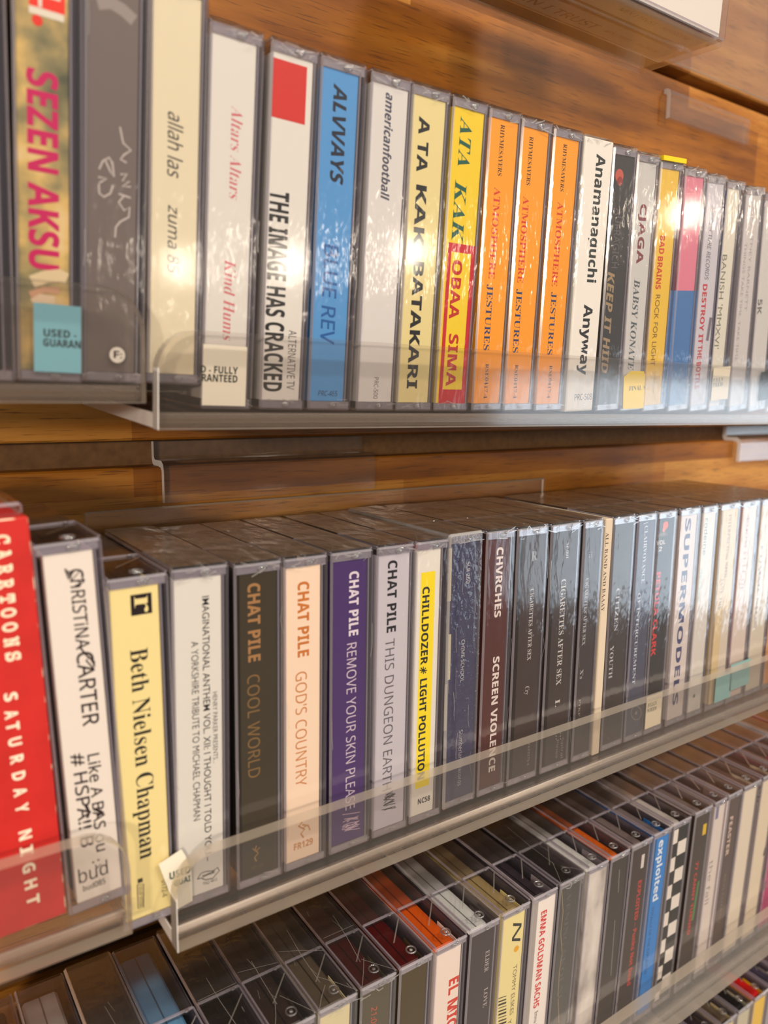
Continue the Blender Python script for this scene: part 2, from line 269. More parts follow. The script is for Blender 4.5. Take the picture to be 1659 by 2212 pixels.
CASES = [
 {'row':0,'x':-70.6,'w':17,'lean':2,'col':(40,32,42),'label':'dark cassette half cut off at the far left of the upper shelf','base':8,'tape':(30,28,32)},
 {'row':0,'x':-53.3,'w':17,'lean':3,'col':(150,128,84),'label':'cassette with mottled olive card, pink capitals and a pale blue sticker','base':8,'pr':[('R',11.95,16.36,4.12,12.63,(222,60,48)),('R',16.39,18.08,4.08,12.39,(214,206,192)),('R',13.23,16.16,6.27,7.13,(214,206,192)),('R',12.28,13.54,8.88,11.52,(214,206,192)),('D',19.39,6,1.3,(214,60,48)),('T','SEZEN AKSU','sansb',30.7,79.42,7.11,7.4,(186,42,92)),('S',3.2,[(82.96,3.92),(81.23,7.38),(80.43,10.88),(81.22,12.77)],(204,184,148)),('S',1.6,[(86.31,3.43),(84.61,6.88),(84.52,10.86)],(196,150,120)),('S',3,[(88.63,4.31),(87.3,6.16),(87.52,9.66)],(214,190,160))],'st':[{'col':(126,186,206),'rect':(88.22,106.23,3.97,16.11),'label':'pale blue paper sticker','pr':[('H','USED -','sansb',94.78,96.87,6.42,14.89,(44,58,62)),('H','GUARAN','sansb',97.35,99.45,6.28,15.99,(44,58,62))],'poly':None}],'mat':'photo','cr':13.4},
 {'row':0,'x':-36.3,'w':17,'lean':3.3,'col':(112,101,98),'label':'grey cassette with white handwriting and a round white sticker','base':8,'pr':[('S',3.2,[(11.6,3.34),(10.5,6.62),(11.37,9.98),(13.05,12.93)],(150,140,136)),('S',0.5,[(40.24,9.46),(44.18,10.37),(45.57,12.52),(47.08,10.65),(48.43,9.67),(48.99,11.31)],(190,180,176)),('S',0.5,[(52.08,4.04),(49.81,5),(48.58,6.7),(50.53,7.71)],(190,180,176)),('S',0.5,[(49.69,5.73),(52.07,6.98),(53.34,7.98),(49.4,7.45)],(190,180,176)),('S',0.5,[(54.11,3.81),(54.12,6.01),(55.6,4.07)],(190,180,176)),('S',0.5,[(55.86,3.95),(58.21,4.08),(58.98,5.31),(57.77,7.03),(55.51,7.75)],(190,180,176)),('S',0.5,[(52.35,9.71),(51.83,11.47),(53.94,10.23),(53.62,12.25),(55.37,10.25),(55.03,12.52)],(190,180,176)),('S',0.5,[(57.44,9.27),(57.93,12.56)],(190,180,176)),('S',0.5,[(57.7,10.78),(59.61,9.29),(61.57,10.83),(60.39,12.34),(63.11,12.12),(64.63,9.85),(66.25,8.61),(69.08,8.38)],(190,180,176))],'st':[{'col':(224,220,214),'rect':(98.57,103.49,6.76,11.17),'label':'round white sticker','pr':[('H','F:','sansb',99.86,101.93,7.92,10.26,(60,52,50))],'poly':None,'disc':1}],'wrap':1,'cr':14.2},
 {'row':0,'x':-18.4,'w':16.4,'lean':2.4,'col':(226,214,184),'label':'cream cassette with black italic lowercase lettering at the left shelf gap','base':8,'pr':[('T','allah las','sansi',33.63,50.85,7.48,4.2,(52,52,56)),('T','zuma 85','sansi',58.32,77.07,7.5,3.4,(52,52,56))],'wrap':1,'cr':14.4},
 {'row':0,'x':-1.8,'w':17,'lean':2.5,'col':(222,218,212),'label':'white cassette with pink italic serif lettering and cream used sticker','base':0.51,'pr':[('T','Altars Altars','serifi',20.8,46.56,9.2,3.6,(206,104,112)),('T','Kind Hums','serifi',63.93,87.97,8.4,3.6,(206,104,112))],'st':[{'col':(228,222,208),'rect':(89.43,107.84,-0.07,14.33),'label':'cream paper sticker','pr':[('H','D - FULLY','sansb',95.78,98.03,-0.7,11.43,(40,52,44)),('H','RANTEED','sansb',98.31,100.57,-0.34,11.37,(40,52,44))],'poly':None}],'wrap':1,'cr':14.6},
 {'row':0,'x':17.9,'w':16.6,'lean':2,'col':(224,220,214),'label':'white cassette with red block on top and tall black condensed capitals','base':0.36,'pr':[('R',4.82,21.18,0.88,12.44,(206,52,46)),('T','THE IMAGE HAS CRACKED','sansb',41.92,103.2,4.76,6.6,(28,27,28)),('T','ALTERNATIVE TV','sans',83.37,102.39,11.21,2.9,(60,58,58))],'wrap':1,'cr':14.4},
 {'row':0,'x':35.7,'w':17,'lean':1.2,'col':(84,150,212),'label':'sky blue cassette with bold black capitals','base':0.21,'pr':[('T','ALVVAYS','sansbi',6.96,36.47,7.57,4.9,(34,40,54)),('T','BLUE REV','pen',55.16,87.1,6.78,5.4,(38,92,160)),('H','PRC-465','sansi',102.23,104.41,3.98,11.65,(38,60,92))],'wrap':1,'cr':14},
 {'row':0,'x':55,'w':16.6,'lean':0.6,'col':(218,214,212),'label':'plain white cassette with small slate italic lettering near its top','base':0.06,'pr':[('T','americanfootball','sansbi',5.21,38.26,7.81,3.3,(78,80,96)),('T','PRC-500','sans',97.32,104.78,8.29,1.8,(70,70,80))],'wrap':1,'cr':15},
 {'row':0,'x':72.2,'w':16.8,'lean':0,'col':(230,214,152),'label':'pale straw cassette with heavy black wide capitals','base':-0.08,'pr':[('T','A TA','sansb',9.43,27,5.92,4.6,(28,27,28)),('T','KAK','sansb',31.12,51.29,6.28,4.6,(28,27,28)),('T','BATAKARI','sansb',56.37,100.86,7.03,4.6,(28,27,28))],'wrap':1,'cr':14.6},
 {'row':0,'x':89.8,'w':16.8,'lean':0,'col':(240,206,40),'label':'yellow and red cassette with green slab capitals','base':-0.22,'pr':[('T','ATA','serifbi',5.8,22.04,6.81,5.4,(28,92,74)),('T','KAK','serifbi',26.76,48.06,6.2,5.4,(28,92,74)),('R',48.19,106.4,2.19,16.11,(198,40,52)),('R',51.27,100.8,3.85,13.25,(240,206,40)),('T','OBAA','sansb',53.96,74.97,7.05,4.6,(190,44,40)),('T','SIMA','sansb',80.32,99.62,7.68,4.6,(190,44,40))],'wrap':1,'cr':14.8},
 {'row':0,'x':108.6,'w':16,'lean':-1.6,'col':(250,160,24),'label':'leftmost of three matching orange cassettes, beside the yellow and red one','base':-0.37,'pr':[('T','RHYMESAYERS','serifb',4.75,22.2,6.86,2,(56,44,40)),('T','ATMOSPHERE','serifb',26.26,58.91,6.25,3.1,(214,62,44)),('T','JESTURES','serifb',60.97,85.59,5.91,2.9,(56,64,104)),('T','RSE0417-4','serifb',90.66,104.06,7.03,1.7,(56,50,56))],'wrap':1,'cr':14.4,'group':'matching orange cassettes'},
 {'row':0,'x':125.2,'w':16.6,'lean':-2,'col':(250,160,24),'label':'middle of three matching orange cassettes','base':-0.5,'pr':[('T','RHYMESAYERS','serifb',5.92,23.03,5.55,2,(56,44,40)),('T','ATMOSPHERE','serifb',27.18,58.98,4.99,3.1,(214,62,44)),('T','JESTURES','serifb',61.27,85.73,4.99,2.9,(56,64,104)),('T','RSE0417-4','serifb',90.41,103.85,6.37,1.7,(56,50,56))],'wrap':1,'cr':14.4,'group':'matching orange cassettes'},
 {'row':0,'x':142.9,'w':16.6,'lean':-2.6,'col':(250,160,24),'label':'rightmost of three matching orange cassettes, beside the white paper sleeve','base':-0.64,'pr':[('T','RHYMESAYERS','serifb',5.11,22.41,6.94,2,(56,44,40)),('T','ATMOSPHERE','serifb',26.41,58.59,6.74,3.1,(214,62,44)),('T','JESTURES','serifb',60.78,85.77,7.06,2.9,(56,64,104)),('T','RSE0417-4','serifb',90.06,103.6,8.36,1.7,(56,50,56))],'wrap':1,'cr':14.4,'group':'matching orange cassettes'},
 {'row':0,'x':161.4,'w':17.2,'lean':-4,'col':(228,222,216),'label':'white paper cassette sleeve with bold black lettering, right of three orange cassettes','base':-0.79,'pr':[('T','Anamanaguchi','sansb',5.54,55.26,10.17,5.4,(58,62,62)),('T','Anyway','sansb',64.21,93.47,9.58,5.4,(50,52,54)),('H','PRC-508','sans',101.35,104.33,5.2,16.22,(50,50,52))],'kind':'sleeve','wrap':1},
 {'row':0,'x':181.4,'w':15.4,'lean':-6,'col':(64,62,62),'label':'black cassette with tan outlined capitals, right of the white paper sleeve','base':-0.95,'pr':[('T','AUFRAGICH','sans',23.75,47.71,6.16,4,(104,98,98)),('T','KEEP IT HIID','sansbi',49.32,92.18,4.43,4.4,(160,138,108)),('D',10.99,5.01,2.6,(196,92,76)),('D',13.06,5.56,1.8,(150,60,54)),('T','EES-016','sans',95.37,100.65,5.86,1.2,(150,145,140))],'wrap':1,'cr':13.6},
 {'row':0,'x':197.7,'w':15.6,'lean':-6.9,'col':(206,204,202),'label':'silvery cassette with maroon initials and a yellow sticker','base':-1.08,'pr':[('T','CJAGA','sansb',19.63,44.37,6.88,4.4,(128,66,72)),('T','BABSY KONATE','serifbi',50.83,90.39,6.17,4,(88,96,100))],'st':[{'col':(246,212,20),'rect':(92.43,107.94,0.91,16.21),'label':'bright yellow sticker','pr':[('H','FINAL S','serifb',97.39,99.48,4.3,15.99,(40,50,30))],'poly':[(92.56,1.33),(90.63,4.69),(91.03,14.04),(92.27,14.54),(92.26,15.21),(107.96,15.84),(107.5,1.09),(93,0.09)]}],'wrap':1,'cr':13.4},
 {'row':0,'x':214,'w':17,'lean':-7.2,'col':(238,194,66),'label':'golden yellow cassette with scratchy red title and a yellow top flap','base':-1.21,'pr':[('T','BAD','sansb',30.61,38.4,5.6,3.6,(206,70,40)),('T','BRAINS','sansb',39.44,53.59,5.21,3.6,(206,70,40)),('T','ROCK FOR LIGHT','gill',55.98,87.75,5.54,3.2,(120,88,30)),('T','CDCAR-014','gill',90.65,100.07,7.81,1.2,(130,96,40)),('T','ORG RECORDS','gill',15.96,26.92,6.81,0.9,(150,118,50))],'wrap':1,'cr':13.6,'flap':(238,200,40)},
 {'row':0,'x':233,'w':16.4,'lean':-8.4,'col':(226,128,150),'label':'cassette with plain pink and blue spine','base':-1.36,'pr':[('R',52.54,106.41,-4.42,17.39,(78,122,180))],'wrap':1,'cr':14.2},
 {'row':0,'x':250.6,'w':15,'lean':-9,'col':(206,202,212),'label':'lilac grey cassette with red brush lettering','base':-1.5,'pr':[('T','RECOLECTURE RECORDS','sansi',12.92,46.15,6.08,3,(84,80,90)),('T','DESTROY IT','sansb',48.02,76.02,5.56,3.6,(196,52,60)),('T','THE BOTTLE','sansb',76.69,97.63,5.65,3.6,(196,62,70)),('S',2.2,[(63.62,12.38),(74.68,10.97)],(120,112,122))],'wrap':1,'cr':13.6},
 {'row':0,'x':266.3,'w':15,'lean':-8.4,'col':(228,222,206),'label':'cream cassette with deep blue side edge and thin capitals','base':-1.63,'pr':[('T',"BANISH 'MMXVI'",'gill',32.87,77.5,3.47,3.8,(110,110,98))],'st':[{'col':(232,222,200),'rect':(86.5,102.88,0.68,15.35),'label':'cream paper sticker','pr':[('H','ULLY','serifb',91.79,93.63,1.17,10.06,(50,56,50)),('H','TEED','serifb',94.1,95.94,1.14,9.63,(50,56,50))],'poly':None}],'wrap':1,'cr':10.6,'tape':(30,62,130),'side':(36,72,140)},
 {'row':0,'x':284.8,'w':16.8,'lean':-11.2,'col':(212,206,204),'label':'pale cassette with faint grey lettering in two lines, near the right end of upper shelf','base':-1.78,'pr':[('T','COURTNEY BARNETT','gill',7.74,58.14,8.83,2.2,(168,160,160)),('T','THINGS TAKE TIME, TAKE TIME','gill',25.32,82.46,4.07,2.2,(168,160,160))],'wrap':1,'cr':14},
 {'row':0,'x':303.2,'w':16.4,'lean':-12.6,'col':(216,212,208),'label':'pale cassette with small grey letters near its middle, at the right frame edge','base':-1.93,'pr':[('T','5K','sansb',50.67,58.28,3.97,4,(120,116,112))],'wrap':1,'cr':14},
 {'row':0,'x':320.6,'w':16.4,'lean':-13,'col':(60,50,52),'label':'dark cassette at the right end of the upper shelf','base':-2.06,'st':[{'col':(24,18,20),'rect':(86.08,101.27,-8.76,4.12),'label':'black sticker','pr':[],'poly':None}],'wrap':1,'cr':14},
 {'row':1,'x':-70.4,'w':19.4,'lean':-4,'col':(214,48,38),'label':'red cardboard cassette box with white capitals at left of the middle shelf','base':13.5,'pr':[('T','C','monob',-2.06,0.33,12.86,3.5,(240,222,196)),('T','A','monob',1.8,4.21,12.83,3.5,(240,222,196)),('T','R','monob',5.69,8.11,12.79,3.5,(240,222,196)),('T','R','monob',9.59,12.02,12.65,3.5,(240,222,196)),('T','T','monob',13.53,15.98,12.62,3.5,(240,222,196)),('T','O','monob',17.25,19.71,12.6,3.5,(240,222,196)),('T','O','monob',21.12,23.6,12.58,3.5,(240,222,196)),('T','N','monob',25.15,27.64,12.54,3.5,(240,222,196)),('T','S','monob',29.09,31.6,12.63,3.5,(240,222,196)),('T','S','sansb',40.03,42.31,10.98,3.2,(244,228,206)),('T','A','sansb',44.88,47.18,10.65,3.2,(244,228,206)),('T','T','sansb',48.29,50.59,10.67,3.2,(244,228,206)),('T','U','sansb',52.67,54.99,10.84,3.2,(244,228,206)),('T','R','sansb',57.71,60.05,10.84,3.2,(244,228,206)),('T','D','sansb',62.53,64.89,10.86,3.2,(244,228,206)),('T','A','sansb',67.1,69.48,10.79,3.2,(244,228,206)),('T','Y','sansb',71.87,74.26,10.82,3.2,(244,228,206)),('T','N','sansb',79.74,82.44,10.92,3.2,(244,228,206)),('T','I','sansb',84.45,87.16,10.85,3.2,(244,228,206)),('T','G','sansb',89.68,92.41,10.97,3.2,(244,228,206)),('T','H','sansb',94.65,97.4,11.01,3.2,(244,228,206)),('T','T','sansb',99.56,102.34,11.17,3.2,(244,228,206))],'kind':'box','h':115},
 {'row':1,'x':-50.3,'w':17.8,'lean':-4.6,'col':(228,218,208),'label':'white cassette with black handwriting beside the red cardboard box','base':12.3,'pr':[('T','ChRISTiNA','pen',7.9,30.54,10.59,3.6,(50,38,40)),('T','CARTER','pen',31.53,53.1,10.85,4.4,(50,38,40)),('S',0.5,[(7.37,7.81),(10.41,8.49),(8.65,9.82),(7.97,8.46),(10.88,9.16),(8.38,11.76),(11.81,12.19),(12.54,9.97)],(50,38,40)),('S',0.5,[(29.54,9.47),(32.54,11.17),(35.1,13.19),(36.92,12.79),(34.13,11.04),(32.51,12.41),(36.43,13.08)],(50,38,40)),('T','Like A BAS ou','pen',61.72,92.34,10.63,3.2,(50,38,40)),('T','# HSPA!! B','pen',60.43,89.3,6.75,3.6,(50,38,40)),('S',0.8,[(76.27,7.24),(79.11,8.01),(80.64,7.37)],(50,38,40)),('S',0.9,[(78.47,9.6),(80.63,11.74),(80.98,10.16)],(50,38,40)),('H','bud','sans',95.41,100.03,3.52,11.67,(50,40,40)),('H','bud085','gill',100.73,103.05,4.41,10.7,(60,50,50)),('D',94.86,7.85,0.3,(50,40,40)),('D',94.66,9.29,0.3,(50,40,40)),('S',0.35,[(95.91,8.28),(97.07,8.97),(96.19,9.82)],(50,40,40))],'cl':2.6,'cr':15.2},
 {'row':1,'x':-35.2,'w':17.6,'lean':-1.2,'col':(232,214,150),'label':'pale yellow cassette with large black serif lettering on middle shelf','base':0.6,'pr':[('R',5.31,11.41,6.6,12.64,(44,36,34)),('T','r','serifb',5.99,10.87,9.6,3.9,(232,214,150)),('T','Beth Nielsen Chapman','serifb',21.38,87.13,8.31,5,(48,44,40)),('R',93.05,94.41,4.8,6.3,(70,64,54)),('S',0.25,[(94.81,4.6),(95.26,6.53),(103.01,6.2),(102.64,4.53),(94.81,4.6)],(80,72,60)),('T','DOLBY SYSTEM','sans',95.64,102.43,5.53,1.1,(70,64,54)),('T','0172-4','sans',96.31,102.05,12.78,1.6,(80,70,54))],'st':[{'col':(234,226,208),'rect':(86.78,106.16,11.09,20.63),'label':'torn cream paper sticker','pr':[('H','USED','sansb',93.63,96.11,14.01,20.7,(40,74,66)),('H','GUAI','sansb',96.7,99.2,15.34,20.6,(40,74,66))],'poly':[(89.66,10.86),(87.3,18.04),(89.57,19.14),(95.62,21.02),(106,20.97),(106.97,15.85),(101.73,14.28)]}],'cr':14.6},
 {'row':1,'x':-19,'w':18,'lean':1,'col':(226,222,214),'label':'white cassette with three small lines of black capitals, on middle shelf','base':1,'pr':[('T','HENRY PARKER PRESENTS...','gill',39.82,63.12,13.37,1.5,(60,60,60)),('T','IMAGINATIONAL ANTHEM VOL. XII: I THOUGHT I TOLD YOU –','gillb',9.09,95.58,10.67,2.2,(40,40,40)),('T','A YORKSHIRE TRIBUTE TO MICHAEL CHAPMAN','gill',22.58,80.56,7.09,2.2,(50,50,50)),('S',0.3,[(100.55,6.91),(98.95,8.15),(98.89,9.69),(99.49,12.16),(98.95,13.73),(100.31,14.35),(100.92,13.4),(102.06,12.14),(101.76,9.66),(100.54,8.14),(100.55,6.91)],(40,40,40)),('S',0.3,[(100.45,8.75),(99.72,12.79)],(40,40,40)),('H','TOMPKINS','sansb',99.23,100.99,8.46,12.78,(40,40,40)),('H','TSQ 4012','gill',102.32,103.6,8.73,13.54,(50,50,50))],'wrap':1,'cr':15.6},
 {'row':1,'x':1.4,'w':16.6,'lean':0.2,'col':(62,54,40),'label':'dark olive cassette with tan capitals on middle shelf','base':0,'pr':[('T','CHAT PILE','sansb',6.35,31.77,6.87,4.2,(166,122,78)),('T','COOL WORLD','sans',36.08,70.96,6.44,4.2,(130,100,60)),('S',0.5,[(95.18,7.03),(96.66,6.52),(98.07,7.68),(99.25,6.33),(100.82,6.99)],(160,124,72)),('S',0.4,[(95.7,5.69),(97.05,6.68),(96.32,8.36)],(160,124,72)),('H','FR184','gill',102,103.67,5.31,9.66,(96,82,58))],'wrap':1,'cl':2,'cr':14.6},
 {'row':1,'x':18.6,'w':16.4,'lean':0,'col':(246,218,192),'label':'peach cassette with orange capitals on middle shelf','base':-0.6,'pr':[('T','CHAT PILE','sansb',8.1,33.52,7.41,4.2,(202,118,52)),('T',"GOD'S COUNTRY",'sans',38.59,79.09,6.59,4.2,(206,132,76)),('H','FR129','sansb',99.4,102.17,3.77,11.19,(206,146,92)),('S',0.6,[(92.37,6.99),(93.66,5.73),(95.42,7.89),(96.64,6.45),(98.39,7.54)],(210,150,96)),('S',0.4,[(93.2,5.38),(94.77,6.99),(94.18,9.34)],(210,150,96)),('S',0.6,[(93.4,6.99),(94.53,9.34),(96.5,10.07)],(214,160,110))],'wrap':1,'cl':0.9,'cr':13.6},
 {'row':1,'x':36.2,'w':17,'lean':-0.2,'col':(74,50,106),'label':'deep purple cassette with white capitals on middle shelf','base':-1,'pr':[('T','CHAT PILE','sansb',7.14,29.75,9.52,3.8,(226,214,226)),('T','REMOVE YOUR SKIN PLEASE','sans',32.26,93.87,8.81,3.9,(206,190,206)),('S',0.28,[(96.96,6.29),(97.44,9.33),(98.29,12.19)],(196,170,190)),('S',0.28,[(94.98,5.59),(95.59,8.58),(96.37,13.04)],(196,170,190)),('S',0.28,[(101.69,6.5),(101.45,8.48),(101.47,12.25)],(196,170,190)),('S',0.28,[(99.28,5.86),(99.14,8.29),(99.7,12.52)],(196,170,190)),('S',0.28,[(98.52,7.5),(97.81,9.07),(97.65,12.4)],(196,170,190)),('S',0.28,[(100.11,5.45),(101,9.75),(100.33,11.78)],(196,170,190)),('S',0.28,[(101.57,7.38),(101.8,8.62),(102.68,13.06)],(196,170,190)),('S',0.28,[(100.13,6.89),(100.09,8.93),(100.13,11.56)],(196,170,190)),('S',0.28,[(99.6,5.48),(100.15,10),(99.64,12.75)],(196,170,190)),('S',0.28,[(101.07,7.22),(100.8,10.07),(100.92,12.89)],(196,170,190)),('S',0.28,[(101.29,7.11),(100.85,9.31),(101.47,11.42)],(196,170,190)),('S',0.28,[(100.61,5.29),(102.01,9.77),(102.46,11.73)],(196,170,190)),('S',0.28,[(97.91,5.78),(97.48,8.23),(98.72,12.17)],(196,170,190)),('S',0.28,[(101.3,6.83),(101.15,10.11),(100.32,11.93)],(196,170,190)),('S',0.28,[(98.17,7.39),(97.58,8.21),(97.98,11.17)],(196,170,190)),('S',0.28,[(99.46,7.22),(100.3,9.88),(99.45,11.46)],(196,170,190))],'wrap':1,'cl':1.2,'cr':14.6},
 {'row':1,'x':54.4,'w':16.2,'lean':0.2,'col':(198,192,202),'label':'lavender grey cassette with black and grey capitals on middle shelf','base':-0.8,'pr':[('T','CHAT PILE','sansb',5.19,31.29,6.96,4,(38,36,40)),('T','THIS DUNGEON EARTH','sans',33.73,91.48,6.47,4,(96,92,100)),('S',0.28,[(99.08,5.47),(99.07,7.55),(99.02,10.12)],(60,56,62)),('S',0.28,[(97.13,4.92),(96.56,7.46),(96.17,9.6)],(60,56,62)),('S',0.28,[(95.02,5.53),(94.18,7.43),(94.91,9.81)],(60,56,62)),('S',0.28,[(94.74,4.94),(95.56,7.66),(96.21,10.02)],(60,56,62)),('S',0.28,[(97.35,5.24),(96.96,7.14),(96.83,10.2)],(60,56,62)),('S',0.28,[(93.15,5.98),(92.88,8.32),(92.45,9.12)],(60,56,62)),('S',0.28,[(96.73,5.53),(96.67,7.05),(96.56,9.48)],(60,56,62)),('S',0.28,[(95.13,5.37),(94.32,6.4),(94.31,9.84)],(60,56,62)),('S',0.28,[(95.35,5.7),(94.53,6.85),(94.58,9.04)],(60,56,62)),('S',0.28,[(97.59,6),(97.47,7.12),(97.9,10.49)],(60,56,62)),('S',0.28,[(98.73,5.89),(98.85,7.82),(99.09,10.64)],(60,56,62)),('S',0.28,[(94.39,5.89),(93.88,6.73),(93.76,10.33)],(60,56,62)),('S',0.28,[(94.39,5.56),(93.86,7.67),(94.18,10.34)],(60,56,62)),('S',0.28,[(93.96,5.52),(93.22,6.88),(93.37,9.35)],(60,56,62)),('S',0.28,[(96.21,5.33),(95.29,6.69),(94.52,8.66)],(60,56,62)),('S',0.28,[(98.51,4.19),(99.24,8.45),(99.64,10.74)],(60,56,62))],'wrap':1,'cl':0.8,'cr':14.2},
 {'row':1,'x':71.2,'w':15.4,'lean':0.2,'col':(230,224,214),'label':'white cassette with bright yellow stripe down the spine','base':-0.3,'pr':[('R',11.29,95.14,2.86,9.43,(248,222,20)),('T','CHILLDOZER','sansb',16.74,46.38,5.39,3.2,(32,30,30)),('T','LIGHT POLLUTION','sansb',51.8,91.8,5.39,3.2,(32,30,30)),('S',0.4,[(48.14,3.39),(48.86,6.88)],(32,30,30)),('S',0.4,[(47.23,3.87),(49.77,6.4)],(32,30,30)),('S',0.4,[(47.06,5.08),(49.94,5.18)],(32,30,30)),('S',0.4,[(47.73,6.33),(49.27,3.94)],(32,30,30)),('H','NC58','sansb',99.15,102.22,4.26,10.14,(60,58,58))],'wrap':1,'cl':0.6,'cr':11.6,'tape':(170,60,90)},
 {'row':1,'x':87.6,'w':16.6,'lean':-1.2,'col':(52,50,84),'label':'navy cassette with cream stripes under crumpled wrap on middle shelf','base':1,'pr':[('R',4.55,24.68,-0.27,1.96,(196,186,158)),('R',37.67,55.7,1.12,2.49,(196,186,158)),('R',57.17,75.96,-0.12,1.26,(196,186,158)),('R',3.78,108.47,3.63,5.94,(40,38,78)),('T','SLR 260','sans',10.76,19.1,10.12,1.8,(196,190,190)),('T','CHIME SCHOOL','sans',41.03,58.06,8.55,1.7,(190,186,190)),('T','Slumberland Records','sans',77.74,101.07,8.61,1.9,(176,170,176))],'wrap':2,'cl':0.6,'cr':15.6},
 {'row':1,'x':105.4,'w':15.2,'lean':-0.3,'col':(84,44,40),'label':'dark red brown cassette with bold white capitals','base':0.8,'pr':[('T','CHVRCHES','sansb',6.59,34.7,7.65,3.4,(226,212,206)),('T','SCREEN VIOLENCE','sansb',50.9,99.81,7.95,3.4,(226,212,206))],'wrap':1,'cl':0.5,'cr':12.6},
 {'row':1,'x':121.7,'w':17.6,'lean':-0.3,'col':(64,50,46),'label':'dark cassette with white serif capitals beside the dark red brown one','base':0.5,'pr':[('T','CIGARETTES AFTER SEX','serifb',25.48,55.72,10.04,2.1,(196,190,188)),('T','Cry','serifi',66.96,70.78,9.88,2.4,(190,184,180)),('T','PTKF2175-4','serifb',91.26,102.69,12.5,1.1,(160,150,144)),('H','R','serifb',9.96,13.8,8.68,12.12,(150,148,150))],'wrap':1,'cl':3.4,'cr':16.2},
 {'row':1,'x':141.2,'w':18,'lean':-0.8,'col':(62,50,46),'label':'dark cassette with large white serif capitals, right of its smaller lettered twin','base':0.3,'pr':[('T','CIGARETTES AFTER SEX','serifb',23.71,70.23,9.4,2.9,(206,200,198)),('T','I.','serifb',76.73,80.01,9.38,2.8,(200,192,188)),('T','SP-001','serifb',8.36,15.01,10.65,1.6,(190,186,186)),('T','Spiral','sans',95.55,104.98,13.86,1.4,(150,140,134)),('T','Pines','sans',95.71,104.16,10.62,1.4,(150,140,134)),('D',92.36,9.5,0.3,(190,182,178)),('D',93.04,12.17,0.3,(190,182,178)),('D',93.66,9.6,0.3,(190,182,178)),('D',94.35,12.26,0.3,(190,182,178)),('D',94.97,9.69,0.3,(190,182,178)),('D',95.66,12.35,0.3,(190,182,178))],'wrap':1,'cl':3.4,'cr':16.2},
 {'row':1,'x':161,'w':12.6,'lean':-0.8,'col':(64,54,52),'label':'slim dark cassette with small serif capitals before a cream paper slip','base':0.2,'pr':[('T','CIGARETTES AFTER SEX','serifb',25.08,54.98,4.36,1.9,(190,186,188)),('T',"X's",'serifb',66.24,70.44,4.12,2,(190,186,188)),('T','PTKF 3','serifb',79.83,90.26,3.95,1.1,(160,150,144)),('D',13.7,4.72,0.25,(190,186,188)),('D',13.86,6.22,0.25,(190,186,188)),('D',14.72,4.8,0.25,(190,186,188)),('D',14.88,6.3,0.25,(190,186,188)),('D',15.74,4.89,0.25,(190,186,188)),('D',15.91,6.39,0.25,(190,186,188))],'wrap':1,'cl':0.5,'cr':11.4},
 {'row':1,'x':174.6,'w':4.8,'lean':-0.8,'col':(206,190,170),'label':'thin cream paper sleeve edge squeezed between two dark cassettes','base':0.2,'pr':[('T','ALL BAND AND BAAAY','serifb',5.86,41.38,1.3,2,(90,78,70))],'kind':'sleeve'},
 {'row':1,'x':180.8,'w':15.4,'lean':-1.6,'col':(66,56,52),'label':'dark cassette with widely spaced white capitals, right of a cream paper sleeve','base':0.1,'pr':[('T','CITIZEN','serifb',32.46,52.4,6.28,2.4,(196,192,196)),('T','YOUTH','serifb',58.85,74.41,4.37,2.4,(196,192,196)),('T','MECC-4001','sans',103.4,104.39,5.59,1,(150,140,134))],'wrap':1,'cl':1.6,'cr':14},
 {'row':1,'x':197.2,'w':14.2,'lean':-1.4,'col':(78,78,96),'label':'slate blue cassette with long line of white capitals on middle shelf','base':0.1,'pr':[('T','CLAIRVOYANCE','serifb',5.45,32.4,7.19,2.2,(206,210,220)),('T','OF INTERCUREMENT','serifb',36.7,80.82,5.1,2,(206,210,220)),('S',0.4,[(96.92,12.53),(98.59,12.18),(99.56,10.87),(99.56,8.95),(98.6,6.96),(96.95,5.42),(95.04,4.73),(93.4,5.08),(92.44,6.38),(92.42,8.27),(93.36,10.27),(95.01,11.83),(96.94,12.53)],(150,140,126)),('D',95.98,8.61,0.9,(150,140,126))],'wrap':1,'cl':0.6,'cr':13},
 {'row':1,'x':212,'w':14.4,'lean':-1.4,'col':(52,44,42),'label':'black cassette with red capitals and an orange flame emblem','base':0.1,'pr':[('D',6.62,6.71,1.9,(226,92,50)),('D',8.7,5.54,1.1,(226,120,70)),('H','AMBRA','serifb',9.92,11.47,0.86,8.62,(170,150,140)),('H','VOL','sansb',13.34,15.55,0.58,7.28,(206,196,190)),('H','2','sansb',16.4,18.62,2.67,5.14,(206,196,190)),('T','PETULA CLARK','sansb',28.54,69.54,3.79,3.3,(214,60,56))],'st':[{'col':(226,214,188),'rect':(88.64,105.14,-0.67,11.46),'label':'cream paper sticker','pr':[('H','FULLY','serifb',92.24,94.41,0.45,7.39,(60,62,54)),('H','NTEED','serifb',94.81,97.22,0.37,7.31,(60,62,54))],'poly':None}],'wrap':1,'cl':0.4,'cr':12.6},
 {'row':1,'x':229,'w':16.6,'lean':-1.6,'col':(220,206,200),'label':'white cassette with large navy capitals on middle shelf','base':0.1,'pr':[('T','SUPERMODELS','sansb',4.71,99.09,7.46,4.4,(66,66,110))],'wrap':1,'cl':1.6,'cr':14.2},
 {'row':1,'x':246.6,'w':13.2,'lean':-1.2,'col':(222,214,204),'label':'white cassette with faint teal and green lowercase words','base':0.1,'pr':[('T','codeine','sans',5.9,24.32,4.73,2.8,(90,136,128)),('T','dessau','sans',31.24,47.6,3.29,2.6,(150,196,198)),('D',97.89,5.77,1,(110,120,112))],'wrap':1,'cl':0.8,'cr':12},
